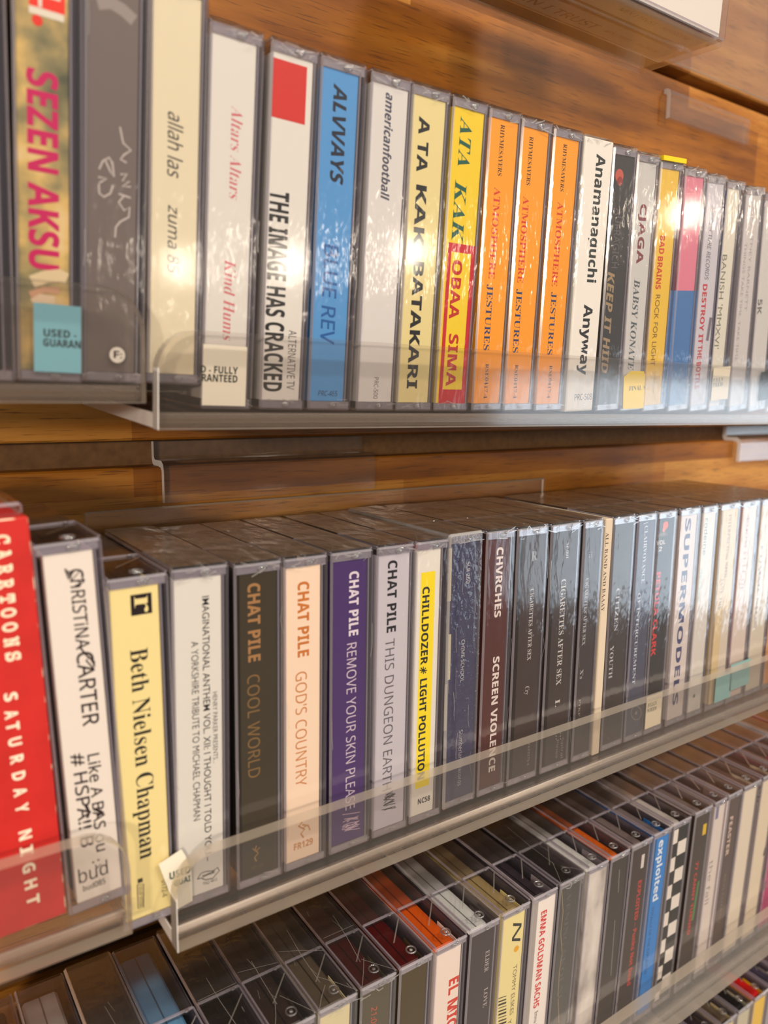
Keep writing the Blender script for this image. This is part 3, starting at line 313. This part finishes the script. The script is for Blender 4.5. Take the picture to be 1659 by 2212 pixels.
 {'row':1,'x':262.4,'w':18,'lean':-2,'col':(224,196,146),'label':'tan cassette with brown capitals and a pale teal sticker on middle shelf','base':0.1,'pr':[('T','INTERPRETING WITH','serifb',5.81,38.51,10,2.6,(136,104,72)),('T','JANE THE','serifb',38.46,55.32,7.22,2.6,(136,104,72)),('R',55.84,102.51,9.57,16.52,(222,206,186))],'st':[{'col':(140,186,186),'rect':(90.18,105.26,6.52,20.99),'label':'pale teal sticker','pr':[],'poly':None}],'wrap':1,'cl':3.6,'cr':16.6},
 {'row':1,'x':281.4,'w':17,'lean':-1.6,'col':(226,206,192),'label':'pinkish cassette with pale teal sticker near the right end of middle shelf','base':0.1,'pr':[('T','ROOM FULL OF','serifb',8.64,48.03,7.05,2.6,(170,140,130))],'st':[{'col':(140,180,180),'rect':(86.8,101.33,0.5,19.25),'label':'pale teal sticker','pr':[],'poly':None}],'wrap':1,'cl':1.6,'cr':14.6,'side':(226,160,150)},
 {'row':1,'x':299.4,'w':17,'lean':-1.6,'col':(222,208,186),'label':'cream cassette with tiny brown serif capitals near right end of middle shelf','base':0.1,'pr':[('T','COMMUNION','serifb',25.38,71.03,5.06,2.4,(150,120,96))],'wrap':1,'cl':1.4,'cr':15},
 {'row':1,'x':317.4,'w':17,'lean':-1.6,'col':(226,150,50),'label':'orange cassette at the right end of the middle shelf','base':0.1,'wrap':1,'cl':1,'cr':15},
 {'row':2,'x':-75,'w':17,'lean':0,'col':(80,70,64),'label':'dark cassette seen from above, cut off by the lower left corner','base':-2.12,'tape':(60,50,46)},
 {'row':2,'x':-57.4,'w':17,'lean':0,'col':(200,196,190),'label':'cassette with light grey tape seen from above, at lower left','base':-1.86,'tape':(226,224,222)},
 {'row':2,'x':-40,'w':17,'lean':0,'col':(60,54,54),'label':'clear black cassette seen from above, left of the blue one','base':-1.6,'tape':(48,42,42),'wrap':2},
 {'row':2,'x':-22.4,'w':17,'lean':0,'col':(120,160,190),'label':'light blue cassette seen from above under the middle shelf gap','base':-1.34,'tape':(110,164,206)},
 {'row':2,'x':-4.8,'w':17,'lean':0,'col':(50,48,46),'label':'black green cassette seen from above, right of the blue one','base':-1.07,'tape':(34,34,34),'wrap':1},
 {'row':2,'x':12.6,'w':17,'lean':0,'col':(70,60,56),'label':'dark brown cassette seen from above, second right of the blue one','base':-0.81,'tape':(62,52,50),'wrap':1},
 {'row':2,'x':30.3,'w':17,'lean':0,'col':(226,212,168),'label':'cassette with cream spine and olive grey tape on lower shelf','base':-0.55,'tape':(98,88,74),'wrap':1},
 {'row':2,'x':48.4,'w':16.6,'lean':0,'col':(82,72,50),'label':'dark olive cassette with small red digits on lower shelf','base':-0.27,'pr':[('T','21:00','sansi',10.59,20.32,6.65,2.6,(196,84,56))],'tape':(76,26,30),'wrap':1},
 {'row':2,'x':66.2,'w':16.6,'lean':0,'col':(78,66,44),'label':'plain dark olive cassette with dark red tape on lower shelf','base':-0.01,'tape':(84,22,34)},
 {'row':2,'x':83.8,'w':16.8,'lean':0,'col':(232,214,202),'label':'white cassette with large red capitals and orange tape on lower shelf','base':0.26,'pr':[('T','EL MICHELS AFFAIR','sansb',17.77,86.97,10.9,5.2,(204,66,50))],'tape':(214,92,24)},
 {'row':2,'x':101.9,'w':17,'lean':0,'col':(74,66,68),'label':'charcoal cassette with white tape on lower shelf','base':0.53,'pr':[('T','ELDER','serifb',13.66,23.92,10.88,2.2,(170,160,160)),('T','LOVE','serifb',32.03,41.44,11.44,2.2,(170,160,160))],'tape':(206,208,206)},
 {'row':2,'x':120,'w':16.8,'lean':0,'col':(230,214,150),'label':'pale yellow cassette with black letter and orange dot on lower shelf','base':0.8,'pr':[('T','N','sansi',7.09,18.13,9.58,5.2,(56,58,54)),('D',21.04,10.11,1.5,(226,164,40)),('T','TOMMY ELSKES','gill',29.09,54.28,10.23,2.2,(116,104,80)),('T','Y','gill',56.46,58.81,9.46,2.2,(90,82,66)),('S',0.4,[(41.66,1.25),(42.66,6)],(60,54,44)),('S',0.65,[(43.36,1.39),(44.37,6.16)],(60,54,44)),('S',0.9,[(45.06,1.54),(46.09,6.31)],(60,54,44)),('S',0.4,[(46.76,1.69),(47.81,6.47)],(60,54,44)),('S',0.65,[(48.47,1.84),(49.53,6.63)],(60,54,44)),('S',0.9,[(50.19,1.99),(51.26,6.78)],(60,54,44)),('S',0.4,[(51.9,2.14),(52.99,6.94)],(60,54,44)),('S',0.65,[(53.62,2.29),(54.73,7.1)],(60,54,44)),('S',0.9,[(55.35,2.44),(56.47,7.25)],(60,54,44)),('S',0.4,[(57.08,2.59),(58.22,7.41)],(60,54,44))],'tape':(158,138,98)},
 {'row':2,'x':138,'w':16,'lean':0,'col':(236,226,218),'label':'white cassette with narrow red capitals on lower shelf','base':1.07,'pr':[('T','EMMA GOLDMAN SACHS','sansb',9.25,59.05,8.12,3.6,(208,62,62)),('T','Emma Goldman','gill',61.31,76.99,8.53,2.2,(40,40,40))],'tape':(60,54,60),'cl':4,'cr':15},
 {'row':2,'x':155,'w':17,'lean':0,'col':(66,62,60),'label':'black cassette with gold cracks down its spine','base':1.32,'pr':[('S',0.35,[(3.52,1.63),(15.01,3.87),(26.86,3.7),(37.49,5.85),(46.9,5.07),(59.5,5.57),(76.39,8.12)],(172,146,96)),('T','EVENING SKOLNI','serifb',3.22,62.81,6.98,2.6,(90,92,92))],'tape':(18,17,18),'wrap':1},
 {'row':2,'x':174.4,'w':14.4,'lean':0,'col':(196,184,178),'label':'grey marbled cassette with white tape on lower shelf','base':1.62,'tape':(206,206,204),'mat':'marble'},
 {'row':2,'x':190,'w':14.4,'lean':0,'col':(66,58,54),'label':'dark cassette with orange tape on lower shelf','base':1.85,'pr':[('S',0.35,[(9.16,7.59),(21.97,8.4)],(150,140,132)),('S',0.35,[(37.07,8.13),(68.82,9.45)],(150,140,132))],'tape':(206,98,24)},
 {'row':2,'x':205.6,'w':16.8,'lean':0,'col':(64,54,50),'label':'dark cassette with red capitals beside the bright blue one','base':2.08,'pr':[('T','EXPLOITED – Punks Not Dead','sansb',22.2,82.16,9.66,2.8,(186,62,50)),('R',7.87,15.45,8.87,11.19,(206,196,190))],'tape':(122,110,108)},
 {'row':2,'x':222.8,'w':15.2,'lean':0,'col':(44,124,200),'label':'bright blue cassette with white lowercase lettering','base':2.34,'pr':[('T','exploited','sansb',5.25,39.85,7.36,4.4,(214,224,236)),('T','TOTALLY OF THE EXPLOITED','sans',42.84,82.31,5.89,1.9,(40,60,96))],'tape':(122,112,112),'cl':3,'cr':12.6},
 {'row':2,'x':238.6,'w':15.6,'lean':0,'col':(60,56,50),'label':'cassette with black and white checkerboard spine','base':2.58,'tape':(196,188,182),'check':1},
 {'row':2,'x':257.4,'w':16,'lean':0,'col':(66,56,48),'label':'dark cassette with red and green lettering beyond the checkerboard one','base':2.86,'pr':[('T','77 CANNY TURNED','sansb',30.96,75.57,7.53,2.6,(190,58,48)),('S',2,[(44.2,11.38),(67.62,9.84)],(80,120,70)),('R',9.79,16.21,9.08,12.25,(214,176,44))],'tape':(116,106,104)},
 {'row':2,'x':275.2,'w':11.6,'lean':0,'col':(214,200,190),'label':'white cassette with grey lowercase lettering on lower shelf right','base':3.13,'pr':[('T','the fall','sans',35.78,62.89,4.01,3.4,(140,132,126)),('R',3.44,10.79,2.02,4.82,(120,116,146))],'tape':(120,108,106)},
 {'row':2,'x':288,'w':14,'lean':0,'col':(88,72,66),'label':'brown cassette with pale vertical capitals on lower shelf right','base':3.32,'pr':[('T','FEASTER','sansb',14.57,38.6,6.16,3,(206,180,164)),('T','KEVI CUARTO','sans',50.77,81.47,7.34,2.2,(130,114,104))],'tape':(124,110,108)},
 {'row':2,'x':303.4,'w':18,'lean':0,'col':(222,206,184),'label':'wide cream cassette with a grey gap on its right, lower shelf right','base':3.55,'pr':[('T','UR','sansb',6.25,16.36,17.64,3.4,(140,124,110))],'tape':(90,76,74)},
 {'row':2,'x':322.6,'w':17,'lean':0,'col':(222,204,176),'label':'cream cassette with black diamonds at the right frame edge','base':3.84,'pr':[('S',2.2,[(48.84,14.44),(54.49,13.25)],(80,70,58)),('S',2.2,[(65.65,18.45),(71.38,17.24)],(80,70,58)),('S',2.2,[(74.2,20.49),(79.98,19.28)],(80,70,58))],'tape':(74,62,66)},
 {'row':2,'x':340.6,'w':17,'lean':0,'col':(180,60,110),'label':'magenta cassette at the right edge of the lower shelf','base':4.11,'tape':(110,96,96)},
 {'row':2,'x':358.6,'w':17,'lean':0,'col':(180,170,166),'label':'grey cassette with dark tape at right end of lower shelf','base':4.38,'tape':(86,74,80)},
 {'row':2,'x':376.6,'w':17,'lean':0,'col':(200,206,210),'label':'pale ice blue cassette under the right end of the middle shelf','base':4.65,'tape':(196,214,222)},
 {'row':2,'x':394.6,'w':17,'lean':0,'col':(190,80,60),'label':'brick red cassette under the right end of the middle shelf','base':4.92,'tape':(186,70,50)},
 {'row':2,'x':412.6,'w':17,'lean':0,'col':(150,130,120),'label':'brownish cassette at the far right end of lower shelf','base':5.19,'tape':(110,92,84)},
 {'row':2,'x':430.6,'w':17,'lean':0,'col':(150,130,120),'label':'dark taupe cassette, last on the lower shelf','base':5.46,'tape':(100,84,78)},
 {'row':3,'x':255,'w':17,'lean':0,'col':(60,80,110),'label':'navy cassette seen from above at the bottom right corner','base':0,'tape':(40,70,110)},
 {'row':3,'x':273,'w':17,'lean':0,'col':(200,200,200),'label':'white cassette seen from above at the bottom right corner','base':0,'tape':(206,204,206)},
 {'row':3,'x':291,'w':17,'lean':0,'col':(90,80,70),'label':'cassette with cream spine at the bottom right corner','base':0,'tape':(60,52,56)},
 {'row':3,'x':309,'w':17,'lean':0,'col':(222,200,150),'label':'taupe cassette beside a black and red pair at bottom right','base':0,'tape':(98,86,72)},
 {'row':3,'x':327,'w':17,'lean':0,'col':(200,190,160),'label':'solid black cassette seen from above at the bottom right corner','base':0,'tape':(10,10,11)},
 {'row':3,'x':345,'w':17,'lean':0,'col':(240,192,24),'label':'cassette with red tape and yellow spine at the bottom right corner','base':0,'tape':(204,34,36)},
 {'row':3,'x':363,'w':17,'lean':0,'col':(160,150,150),'label':'grey violet cassette right of the red tape at bottom right','base':0,'tape':(70,66,84)},
 {'row':3,'x':381,'w':17,'lean':0,'col':(160,150,150),'label':'clear mauve cassette under the lower shelf at bottom right','base':0,'tape':(96,84,92)},
 {'row':3,'x':399,'w':17,'lean':0,'col':(90,100,80),'label':'dark green cassette under the lower shelf at bottom right','base':0,'tape':(50,70,50)},
]
# ------------------------------------------------------------------ setting: slat wall
ROWS = [(0.0, 0.0, 0.03), (-28.77, -153.28, 0.0874), (-42.85, -317.67, 0.0552), (-54.0, -469.0, 0.06)]
def row_matrix(k):
    y, z, t = ROWS[k]
    return Matrix.Translation(Vector((0, y, z)) * MM) @ Matrix.Rotation(-t, 4, 'X')
WALL = Matrix.Translation(Vector((0, 76.5, 0)) * MM) @ Matrix.Rotation(-0.10, 4, 'X')
mw = Mesh()
cuts = [(-460, -449), (-240, -230), (-31.2, -20.6), (184.5, 191.0), (398, 406)]
edges = [-900] + [q for c in cuts for q in c] + [620]
for i in range(0, len(edges), 2): mw.rbox(-900, 1500, 0, 18, edges[i], edges[i + 1], WOOD, WOOD, 0.8)
o = mw.build('wall_back'); o.matrix_world = WALL; o['kind'] = 'structure'
mg = Mesh(); mg.rbox(-900, 1500, 11, 24, -905, 625, GROOVE)
o = mg.build('trim_1'); o.matrix_world = WALL; o['kind'] = 'structure'
# ------------------------------------------------------------------ acrylic shelves
def lip_outline(x0, x1, z0, z1, rl, rr):
    p = [(x0, z0), (x1, z0)]
    for cx, r, a0 in ((x1 - rr, rr, 0), (x0 + rl, rl, 90)):
        for i in range(10):
            a = math.radians(a0 + 10 * i); p.append((cx + r * math.cos(a), z1 - r + r * math.sin(a)))
    return p
def shelf(k, x0, x1, zf, lip, label, slope=0.0, notch=None, panel=None, liph=(9.8, 4.8)):
    M = row_matrix(k) @ Matrix.Rotation(slope, 4, 'Y')
    r = thing('acrylic_shelf', label, 'shelf', M, 'clear acrylic cassette shelves')
    y0, y1 = -liph[0], -liph[1]
    m = Mesh(); m.extrude(lip_outline(x0, x1, zf - 4.6, zf + lip, 12, 12), y0, y1, lambda a, b, d: (a, d, b), ACRYL, EDGE)
    m.rbox(x0, x0 + .25, y0 - .02, y1 + .02, zf - 4.6, zf + lip - 11, FROST)
    m.build('front_lip', r)
    m = Mesh()
    m.rbox(x0 + .3, x1, y1, 74, zf - 4.4, zf, ACRYL, BEND, .5)
    m.rbox(x0, x0 + .3, y1, 74, zf - 4.4, zf, FROST)
    m.rbox(x0 + .3, x1, y1, y1 + 3.5, zf - 4.3, zf - .6, BEND, BEND, 1.2)
    if notch: m.rbox(x1, notch, 16, 74, zf - 3.2, zf, ACRYL, EDGE, .5)
    m.build('shelf_floor', r)
    if panel:
        m = Mesh(); m.rbox(panel[0], panel[1], 74.2, 76.6, zf - 3.2, panel[2], ACRYL, EDGE, .6); m.build('back_panel', r)
    return r
def hook(xa, xb, zt, parent=None, label=None):
    pts = [(6.5, 0), (6.5, -8), (-3.4, -8), (-3.4, -21)]
    prof = []
    th = 2.6
    out = [(9, 0), (6.4, 0), (6.4, -6), (5.4, -7.2), (-2.2, -7.2), (-4.4, -8.6), (-4.9, -11), (-4.9, -24), (-2.4, -24), (-2.4, -11.2), (-1.2, -9.9), (6.2, -9.9), (8.2, -9), (9, -7)]
    m = Mesh(); m.extrude([(a, b + zt) for a, b in out], xa, xb, lambda a, b, d: (d, a, b), FROST, ACRYL, ACRYL)
    o = m.build('wall_hook', parent, label)
    o.matrix_world = WALL
    return o
def hook_part(xa, xb, zt, r):
    o = hook(xa, xb, zt); bpy.context.view_layer.update()
    o.parent = r; o.matrix_parent_inverse = Matrix(); o.matrix_basis = r.matrix_world.inverted() @ WALL
    return o
s1 = shelf(0, -200, -21.8, 8, 26.5, 'left clear shelf of the upper row, ending in a rounded corner', notch=-1.5, liph=(9.2, 4.8))
s2 = shelf(0, -18.5, 560, 0.2, 24, 'long clear shelf under the orange and white cassettes of upper row', slope=0.008, liph=(9.2, 4.8))
s3 = shelf(1, -220, -35.6, 12.2, 27.5, 'left clear shelf of the middle row, holding the red box', panel=(-200, -38.5, 117))
s4 = shelf(1, -22.6, 560, 0, 24, 'long clear shelf under the purple and peach cassettes of middle row', panel=(-23, 215, 117))
s5 = shelf(2, -190, 620, -1.2, 24, 'clear shelf of the lower row, under the checkerboard cassette', slope=-0.013)
s6 = shelf(3, 180, 560, 0, 24, 'clear shelf of the bottom row, mostly below the frame')
bpy.context.view_layer.update()
hook_part(10.5, 112, -21.6, s4); hook_part(420, 520, -21.6, s4); hook_part(318, 402, 184, s2)
UP = Matrix.Translation(Vector((0, 0, 162)) * MM) @ Matrix.Rotation(-0.05, 4, 'X')
s0 = thing('acrylic_shelf', 'clear ledge above the upper row, carrying two face-out white cassettes', 'shelf', UP, 'clear acrylic cassette shelves')
m = Mesh(); m.rbox(-120, 239, 5, 48, -2.6, -.1, ACRYL, ACRYL, .5); m.build('shelf_floor', s0)
m = Mesh(); m.rbox(-120, 239, 45.5, 48, -.1, 18, ACRYL, EDGE, .5); m.build('back_panel', s0)
sp = thing('acrylic_shelf', 'clear acrylic shelf back standing against the wood at the top right corner', 'shelf', WALL, 'clear acrylic cassette shelves')
m = Mesh(); m.rbox(250, 434, -5.5, -3.2, 190, 330, ACRYL, EDGE, .6); m.build('back_panel', sp)
# ------------------------------------------------------------------ cassettes
def print_on(m, items, yf, ztop=109.0, place=None):
    y = yf
    P = place or (lambda v, z, y: (v, y, z))
    for it in items:
        y -= 0.006; k = it[0]; mat = paint(it[-1], 0.5, 0.3)
        if k == 'R':
            _, u0, u1, v0, v1, c = it; m.add([P(v0, ztop - u0, y), P(v1, ztop - u0, y), P(v1, ztop - u1, y), P(v0, ztop - u1, y)], [(0, 3, 2, 1)], mat)
        elif k == 'D':
            _, u, v, rad, c = it; m.add([P(v + rad * math.cos(a * .3142), ztop - u + rad * math.sin(a * .3142), y) for a in range(20)], [list(range(20))], mat)
        elif k == 'S':
            _, wd, pts, c = it; m.ribbon([(p[1], ztop - p[0]) for p in pts], wd, lambda a, b, y=y: P(a, b, y), mat)
        elif k == 'T':
            _, t, st, u0, u1, vc, cp, c = it; V, F = TEXT[(t, st)]; x0, x1, y0, y1 = extent(V)
            sx = (u1 - u0) / (x1 - x0); sy = cp / cap(st); vb = vc - cp / 2
            if len(t) == 1: sy = cp / max(y1, .01)
            m.add([P(vb + b * sy, ztop - u0 - (a - x0) * sx, y) for a, b in V], F, mat)
        elif k == 'H':
            _, t, st, u0, u1, v0, v1, c = it; V, F = TEXT[(t, st)]; x0, x1, y0, y1 = extent(V)
            sx = (v1 - v0) / (x1 - x0); sy = min(sx * 1.25, (u1 - u0) / (y1 - y0)); zc = ztop - (u0 + u1) / 2
            m.add([P(v0 + (a - x0) * sx, zc + (b - (y0 + y1) / 2) * sy, y) for a, b in V], F, mat)
want = {('H', s) for s in list(ALPH) + list(FAMILY) + ['gill', 'gillb']}
for c in CASES:
    for it in c.get('pr', []) + [q for s in c.get('st', []) for q in s['pr']]:
        if it[0] in 'TH': want.add((it[1], it[2]))
UPT = [('T', 'MEN I TRUST', 'sansi', 4, 58, 6.0, 4.6, (96, 88, 84)), ('T', 'MEN I TRUST', 'sansi', 62, 80, 6.6, 2.2, (120, 110, 104)), ('T', 'HEADROOM', 'sansi', 84, 99, 6.6, 2.2, (128, 118, 112))]
UPT2 = [('T', 'MEN I TRUST', 'sansi', 50, 74, 6.6, 2.4, (104, 94, 90)), ('T', 'HEADROOM', 'sansi', 78, 97, 6.6, 2.4, (110, 100, 96))]
for it in UPT + UPT2: want.add((it[1], it[2]))
COVER = ['ANOTHER RESTING PLACE', 'OVERTONES \u2013 SIDE TWO', 'ALL SONGS WRITTEN AT HOME', 'MIXED IN THE SPRING']
for t in COVER: want.add((t, 'gill'))
cut_letters(want)
ROWN = ['cassettes on the upper shelf', 'cassettes on the middle shelf', 'cassettes on the lower shelf', 'cassettes on the bottom shelf']
def dim(c, f): return tuple(int(v * f) for v in c)
def cassette(c, M, rng, cover='L', seed=0):
    kind = c.get('kind'); w = c['w']; H = c.get('h', 109.0); col = c['col']
    nm = {'sleeve': 'cassette_sleeve', 'box': 'cassette_box'}.get(kind, 'cassette_case')
    r = thing(nm, c['label'], 'cassette', M, c.get('group') or ROWN[c['row']])
    cl = c.get('cl', 0.9); cr = c.get('cr', 13.6); yf = 0.75
    if kind in ('sleeve', 'box'):
        m = Mesh(); mat = REDBOX if kind == 'box' else paint(col, .6, .3)
        m.rbox(0, w, 0, 68, 0, H, mat, WORN if kind == 'box' else mat, .35)
        print_on(m, c.get('pr', []), -.02); m.build('paper_sleeve' if kind == 'sleeve' else 'cardboard_box', r)
        if kind == 'box':
            m = Mesh(); m.rbox(.6, w - .6, 3, 66, H, H + 3.5, CLEAR, RIM, .8); m.build('case_top', r, 'clear plastic end of the case')
    else:
        m = Mesh(); m.rbox(0, w, 0, 70, 0, 109, CLEAR, RIM, .7)
        m.rbox(cr + .25, cr + .75, .35, 3, 2, 107, RIM); m.rbox(.9, w - .9, .35, .65, 106.0, 108.6, RIM); m.rbox(.9, w - .9, .35, .65, .5, 3.0, RIM)
        m.build('case_shell', r)
        m = Mesh()
        if cover == 'L': m.rbox(w - 1.3, w - .35, .4, 69.4, 1.2, 107.8, SMOKE)
        m.rbox(cr + 1.0, w - 1.3, 2.0, 2.6, 3, 106, SMOKE); m.rbox(.6, w - 1.3, 68.6, 69.4, 1.2, 107.8, SMOKE)
        m.build('case_base', r)
        cm = {'photo': PHOTO, 'marble': MARBLE}.get(c.get('mat')) or paint(col, .5, .35)
        sd = paint(c['side'], .5, .35) if 'side' in c else cm
        m = Mesh(); m.rbox(cl, cr, yf, yf + .25, 3.1, 105.9, cm)
        if cover == 'L':
            m.rbox(cl, cl + .25, yf + .25, 66, 3.1, 105.9, sd); m.rbox(cr - .25, cr, yf + .25, 16, 3.1, 105.9, sd)
        else:
            m.rbox(w - 1.8, w - 1.55, 1.2, 66, 3.1, 105.9, sd)
        items = list(c.get('pr', []))
        if c.get('check'):
            for i in range(13):
                u = 4 + 8 * i
                items.append(('R', u, min(u + 8, 105), 1.4, 5.2, (226, 216, 206) if i % 2 == 0 else (40, 38, 36)))
                items.append(('R', u, min(u + 8, 105), 6.2, 13.4, (226, 216, 206) if i % 2 else (40, 38, 36)))
        print_on(m, items, yf - .02)
        if cover == 'R':
            for i, t in enumerate(COVER):
                V, F = TEXT[(t, 'gill')]; x0, x1, y0, y1 = extent(V); sc = 30 / (x1 - x0)
                m.add([(w - 1.53, 42 - 4.5 * i + b * sc, 34 - (a - x0) * sc) for a, b in V], F, paint((110, 104, 100)))
        m.build('inlay_card', r)
        tp = c.get('tape', (52, 47, 45)); tm = paint(tp, .35, .5, 'tape')
        m = Mesh(); x1 = max(w - 2.9, 9.0)
        m.rbox(1.9, x1, 4.5, 67.6, 4.4, 104.6, tm, tm, 1.0)
        m.rbox(1.9 + (x1 - 1.9) * .47, 1.9 + (x1 - 1.9) * .51, 5.5, 66.5, 104.6, 104.75, paint(dim(tp, .62), .4, .4, 'tape'))
        m.build('tape_shell', r)
        if 'flap' in c:
            m = Mesh(); m.rbox(.4, w - .4, -.5, 20, 109.05, 111.0, paint(c['flap'], .5, .3)); m.build('top_flap', r, 'yellow paper flap')
        m = Mesh(); hx = w * .58
        m.torus(hx, 6.2, 109.1, 1.9, .38, GLINT); m.ball(hx, 6.2, 109.0, .8, .8, .6, GLINT)
        m.build('hinge_boss', r, smooth=True)
        m = Mesh(); m.ball(hx - .3, .1, 107.2, 1.5, .5, 1.0, GLINT); m.ball(hx + .9, .1, 107.9, .9, .5, .6, GLINT); m.build('hinge_knob', r, smooth=True)
        m = Mesh(); m.ball(hx - .3, .1, 1.8, 1.3, .4, .8, GLINT); m.build('hinge_knob', r, smooth=True)
        m = Mesh(); m.ball(w * .82, 26.6, 109.4, .8, .8, .6, GLINT); m.rbox(.6, w - .6, 26.6, 27.3, 109, 109.75, RIM); m.rbox(.15, .75, 1, 27, 109, 109.5, RIM); m.rbox(w - .75, w - .15, 1, 27, 109, 109.5, RIM)
        m.ribbon([(w - .9, 23), (w * .35, 12.5)], .55, lambda a, b: (a, b, 109.35), FOLD); m.rbox(.8, w - .8, 27.4, 69, 108.2, 108.35, LID)
        m.build('hinge_lid', r)
    wr = c.get('wrap')
    if wr:
        m = Mesh(); e = .35; film = CRUMPLE if wr == 2 else WRAP; yb = 68 if kind else 70
        m.rbox(-e * .6, w + e * .6, -e, yb + e, -.02, H + e + .5, film, FOLD if wr == 2 else film, .9)
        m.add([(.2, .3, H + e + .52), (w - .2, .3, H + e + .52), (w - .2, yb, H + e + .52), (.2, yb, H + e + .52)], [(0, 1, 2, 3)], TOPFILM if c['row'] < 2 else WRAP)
        zt = H + e + .54
        pl = lambda a, b: (a, b, zt)
        jit = lambda s: rng.uniform(-s, s)
        for a, b in (((.3, .2), (w * .45 + jit(2), 11 + jit(3))), ((w - .3, .2), (w * .55 + jit(2), 11 + jit(3))), ((w * .5 + jit(2), 11), (w * .5 + jit(3), 40 + jit(10))), ((1, 30 + jit(8)), (w - 1, 24 + jit(8)))):
            m.ribbon([a, ((a[0] + b[0]) / 2 + jit(.6), (a[1] + b[1]) / 2), b], .22, pl, FOLD)
        for i in range(6 if c['row'] < 2 else 3):
            a = (rng.uniform(1, w - 1), rng.uniform(1, 60)); t = rng.uniform(-.7, .7); l = rng.uniform(2, 7)
            m.ribbon([a, (a[0] + l * math.sin(t) * .4 + jit(.5), a[1] + l)], rng.uniform(.1, .22), pl, FOLD)
        fr = lambda a, b: (a, -e - .05, b)
        for i in range(5):
            a = (rng.uniform(1, w - 1), H - rng.uniform(-.2, 3.4)); m.ribbon([a, (a[0] + jit(3), a[1] + jit(1.2)), (a[0] + jit(4), a[1] + jit(1.5))], rng.uniform(.15, .4), fr, FOLD)
        for i in range(3):
            a = (rng.uniform(1, w - 1), rng.uniform(1.6, 3.4)); m.ribbon([a, (a[0] + jit(3), a[1] + jit(1.)), (a[0] + jit(4), a[1] + jit(1.))], rng.uniform(.12, .3), fr, FOLD)
        for i in range(16 if wr == 2 else 2):
            z = rng.uniform(18, H - 4); a = rng.choice((.5, w - .6)) + jit(.5) if wr == 1 else rng.uniform(1, w - 1)
            m.ribbon([(a, z), (a + jit(.8), z - rng.uniform(3, 8)), (a + jit(1.0), z - rng.uniform(9, 14))], rng.uniform(.08, .2), fr, FOLD)
        m.build('shrink_wrap', r)
    for s in c.get('st', []):
        ys = -.55; m = Mesh(); u0, u1, v0, v1 = s['rect']; mat = paint(s['col'], .6, .25)
        if s.get('poly'): out = [(p[1], 109 - p[0]) for p in s['poly']]
        elif s.get('disc'):
            cx, cz, rr = (v0 + v1) / 2, 109 - (u0 + u1) / 2, (v1 - v0) / 2; out = [(cx + rr * math.cos(a * .2618), cz + rr * math.sin(a * .2618)) for a in range(24)]
        else: out = [(v0, 109 - u1), (v1, 109 - u1), (v1, 109 - u0), (v0, 109 - u0)]
        m.extrude(out, ys - .12, ys, lambda a, b, d: (a, d, b), mat)
        print_on(m, s['pr'], ys - .14); m.build('sticker', r, s['label'])
    return r
rng = random.Random(7)
def floor_at(c):     # the shelf's surface under a cassette
    if c['base'] > 7: return 0
    return {0: .35 - .008 * c['x'], 1: .12, 2: -1.05 + .0131 * c['x'], 3: .1}[c['row']]
for c in CASES:
    a = math.atan(c['lean'] / 109.0); lift = max(0, c['w'] * math.sin(a)) + .05
    M = row_matrix(c['row']) @ Matrix.Translation(Vector((c['x'], 0, max(c['base'], floor_at(c)) + lift)) * MM) @ Matrix.Rotation(a, 4, 'Y')
    cassette(c, M, rng)
# the two face-out cassettes on the ledge above, spines down, covers towards the room
FACE = Matrix(((0, 0, -1, 0), (-1, 0, 0, 0), (0, 1, 0, 0), (0, 0, 0, 1)))
for y, t, lb in ((4.0, UPT2, 'front white cassette of two lying face out on the ledge, top right'), (21.4, UPT, 'rear white cassette behind its twin on the ledge, top right')):
    c = dict(row=0, x=0, w=17, col=(206, 196, 186), side=(216, 208, 200), label=lb, pr=t, cl=1.0, cr=13.0, group='face-out cassettes on the top ledge', tape=(190, 184, 178))
    M = UP @ Matrix.Translation(Vector((240, y + 17, 0.1)) * MM) @ FACE
    cassette(c, M, rng, cover='R')
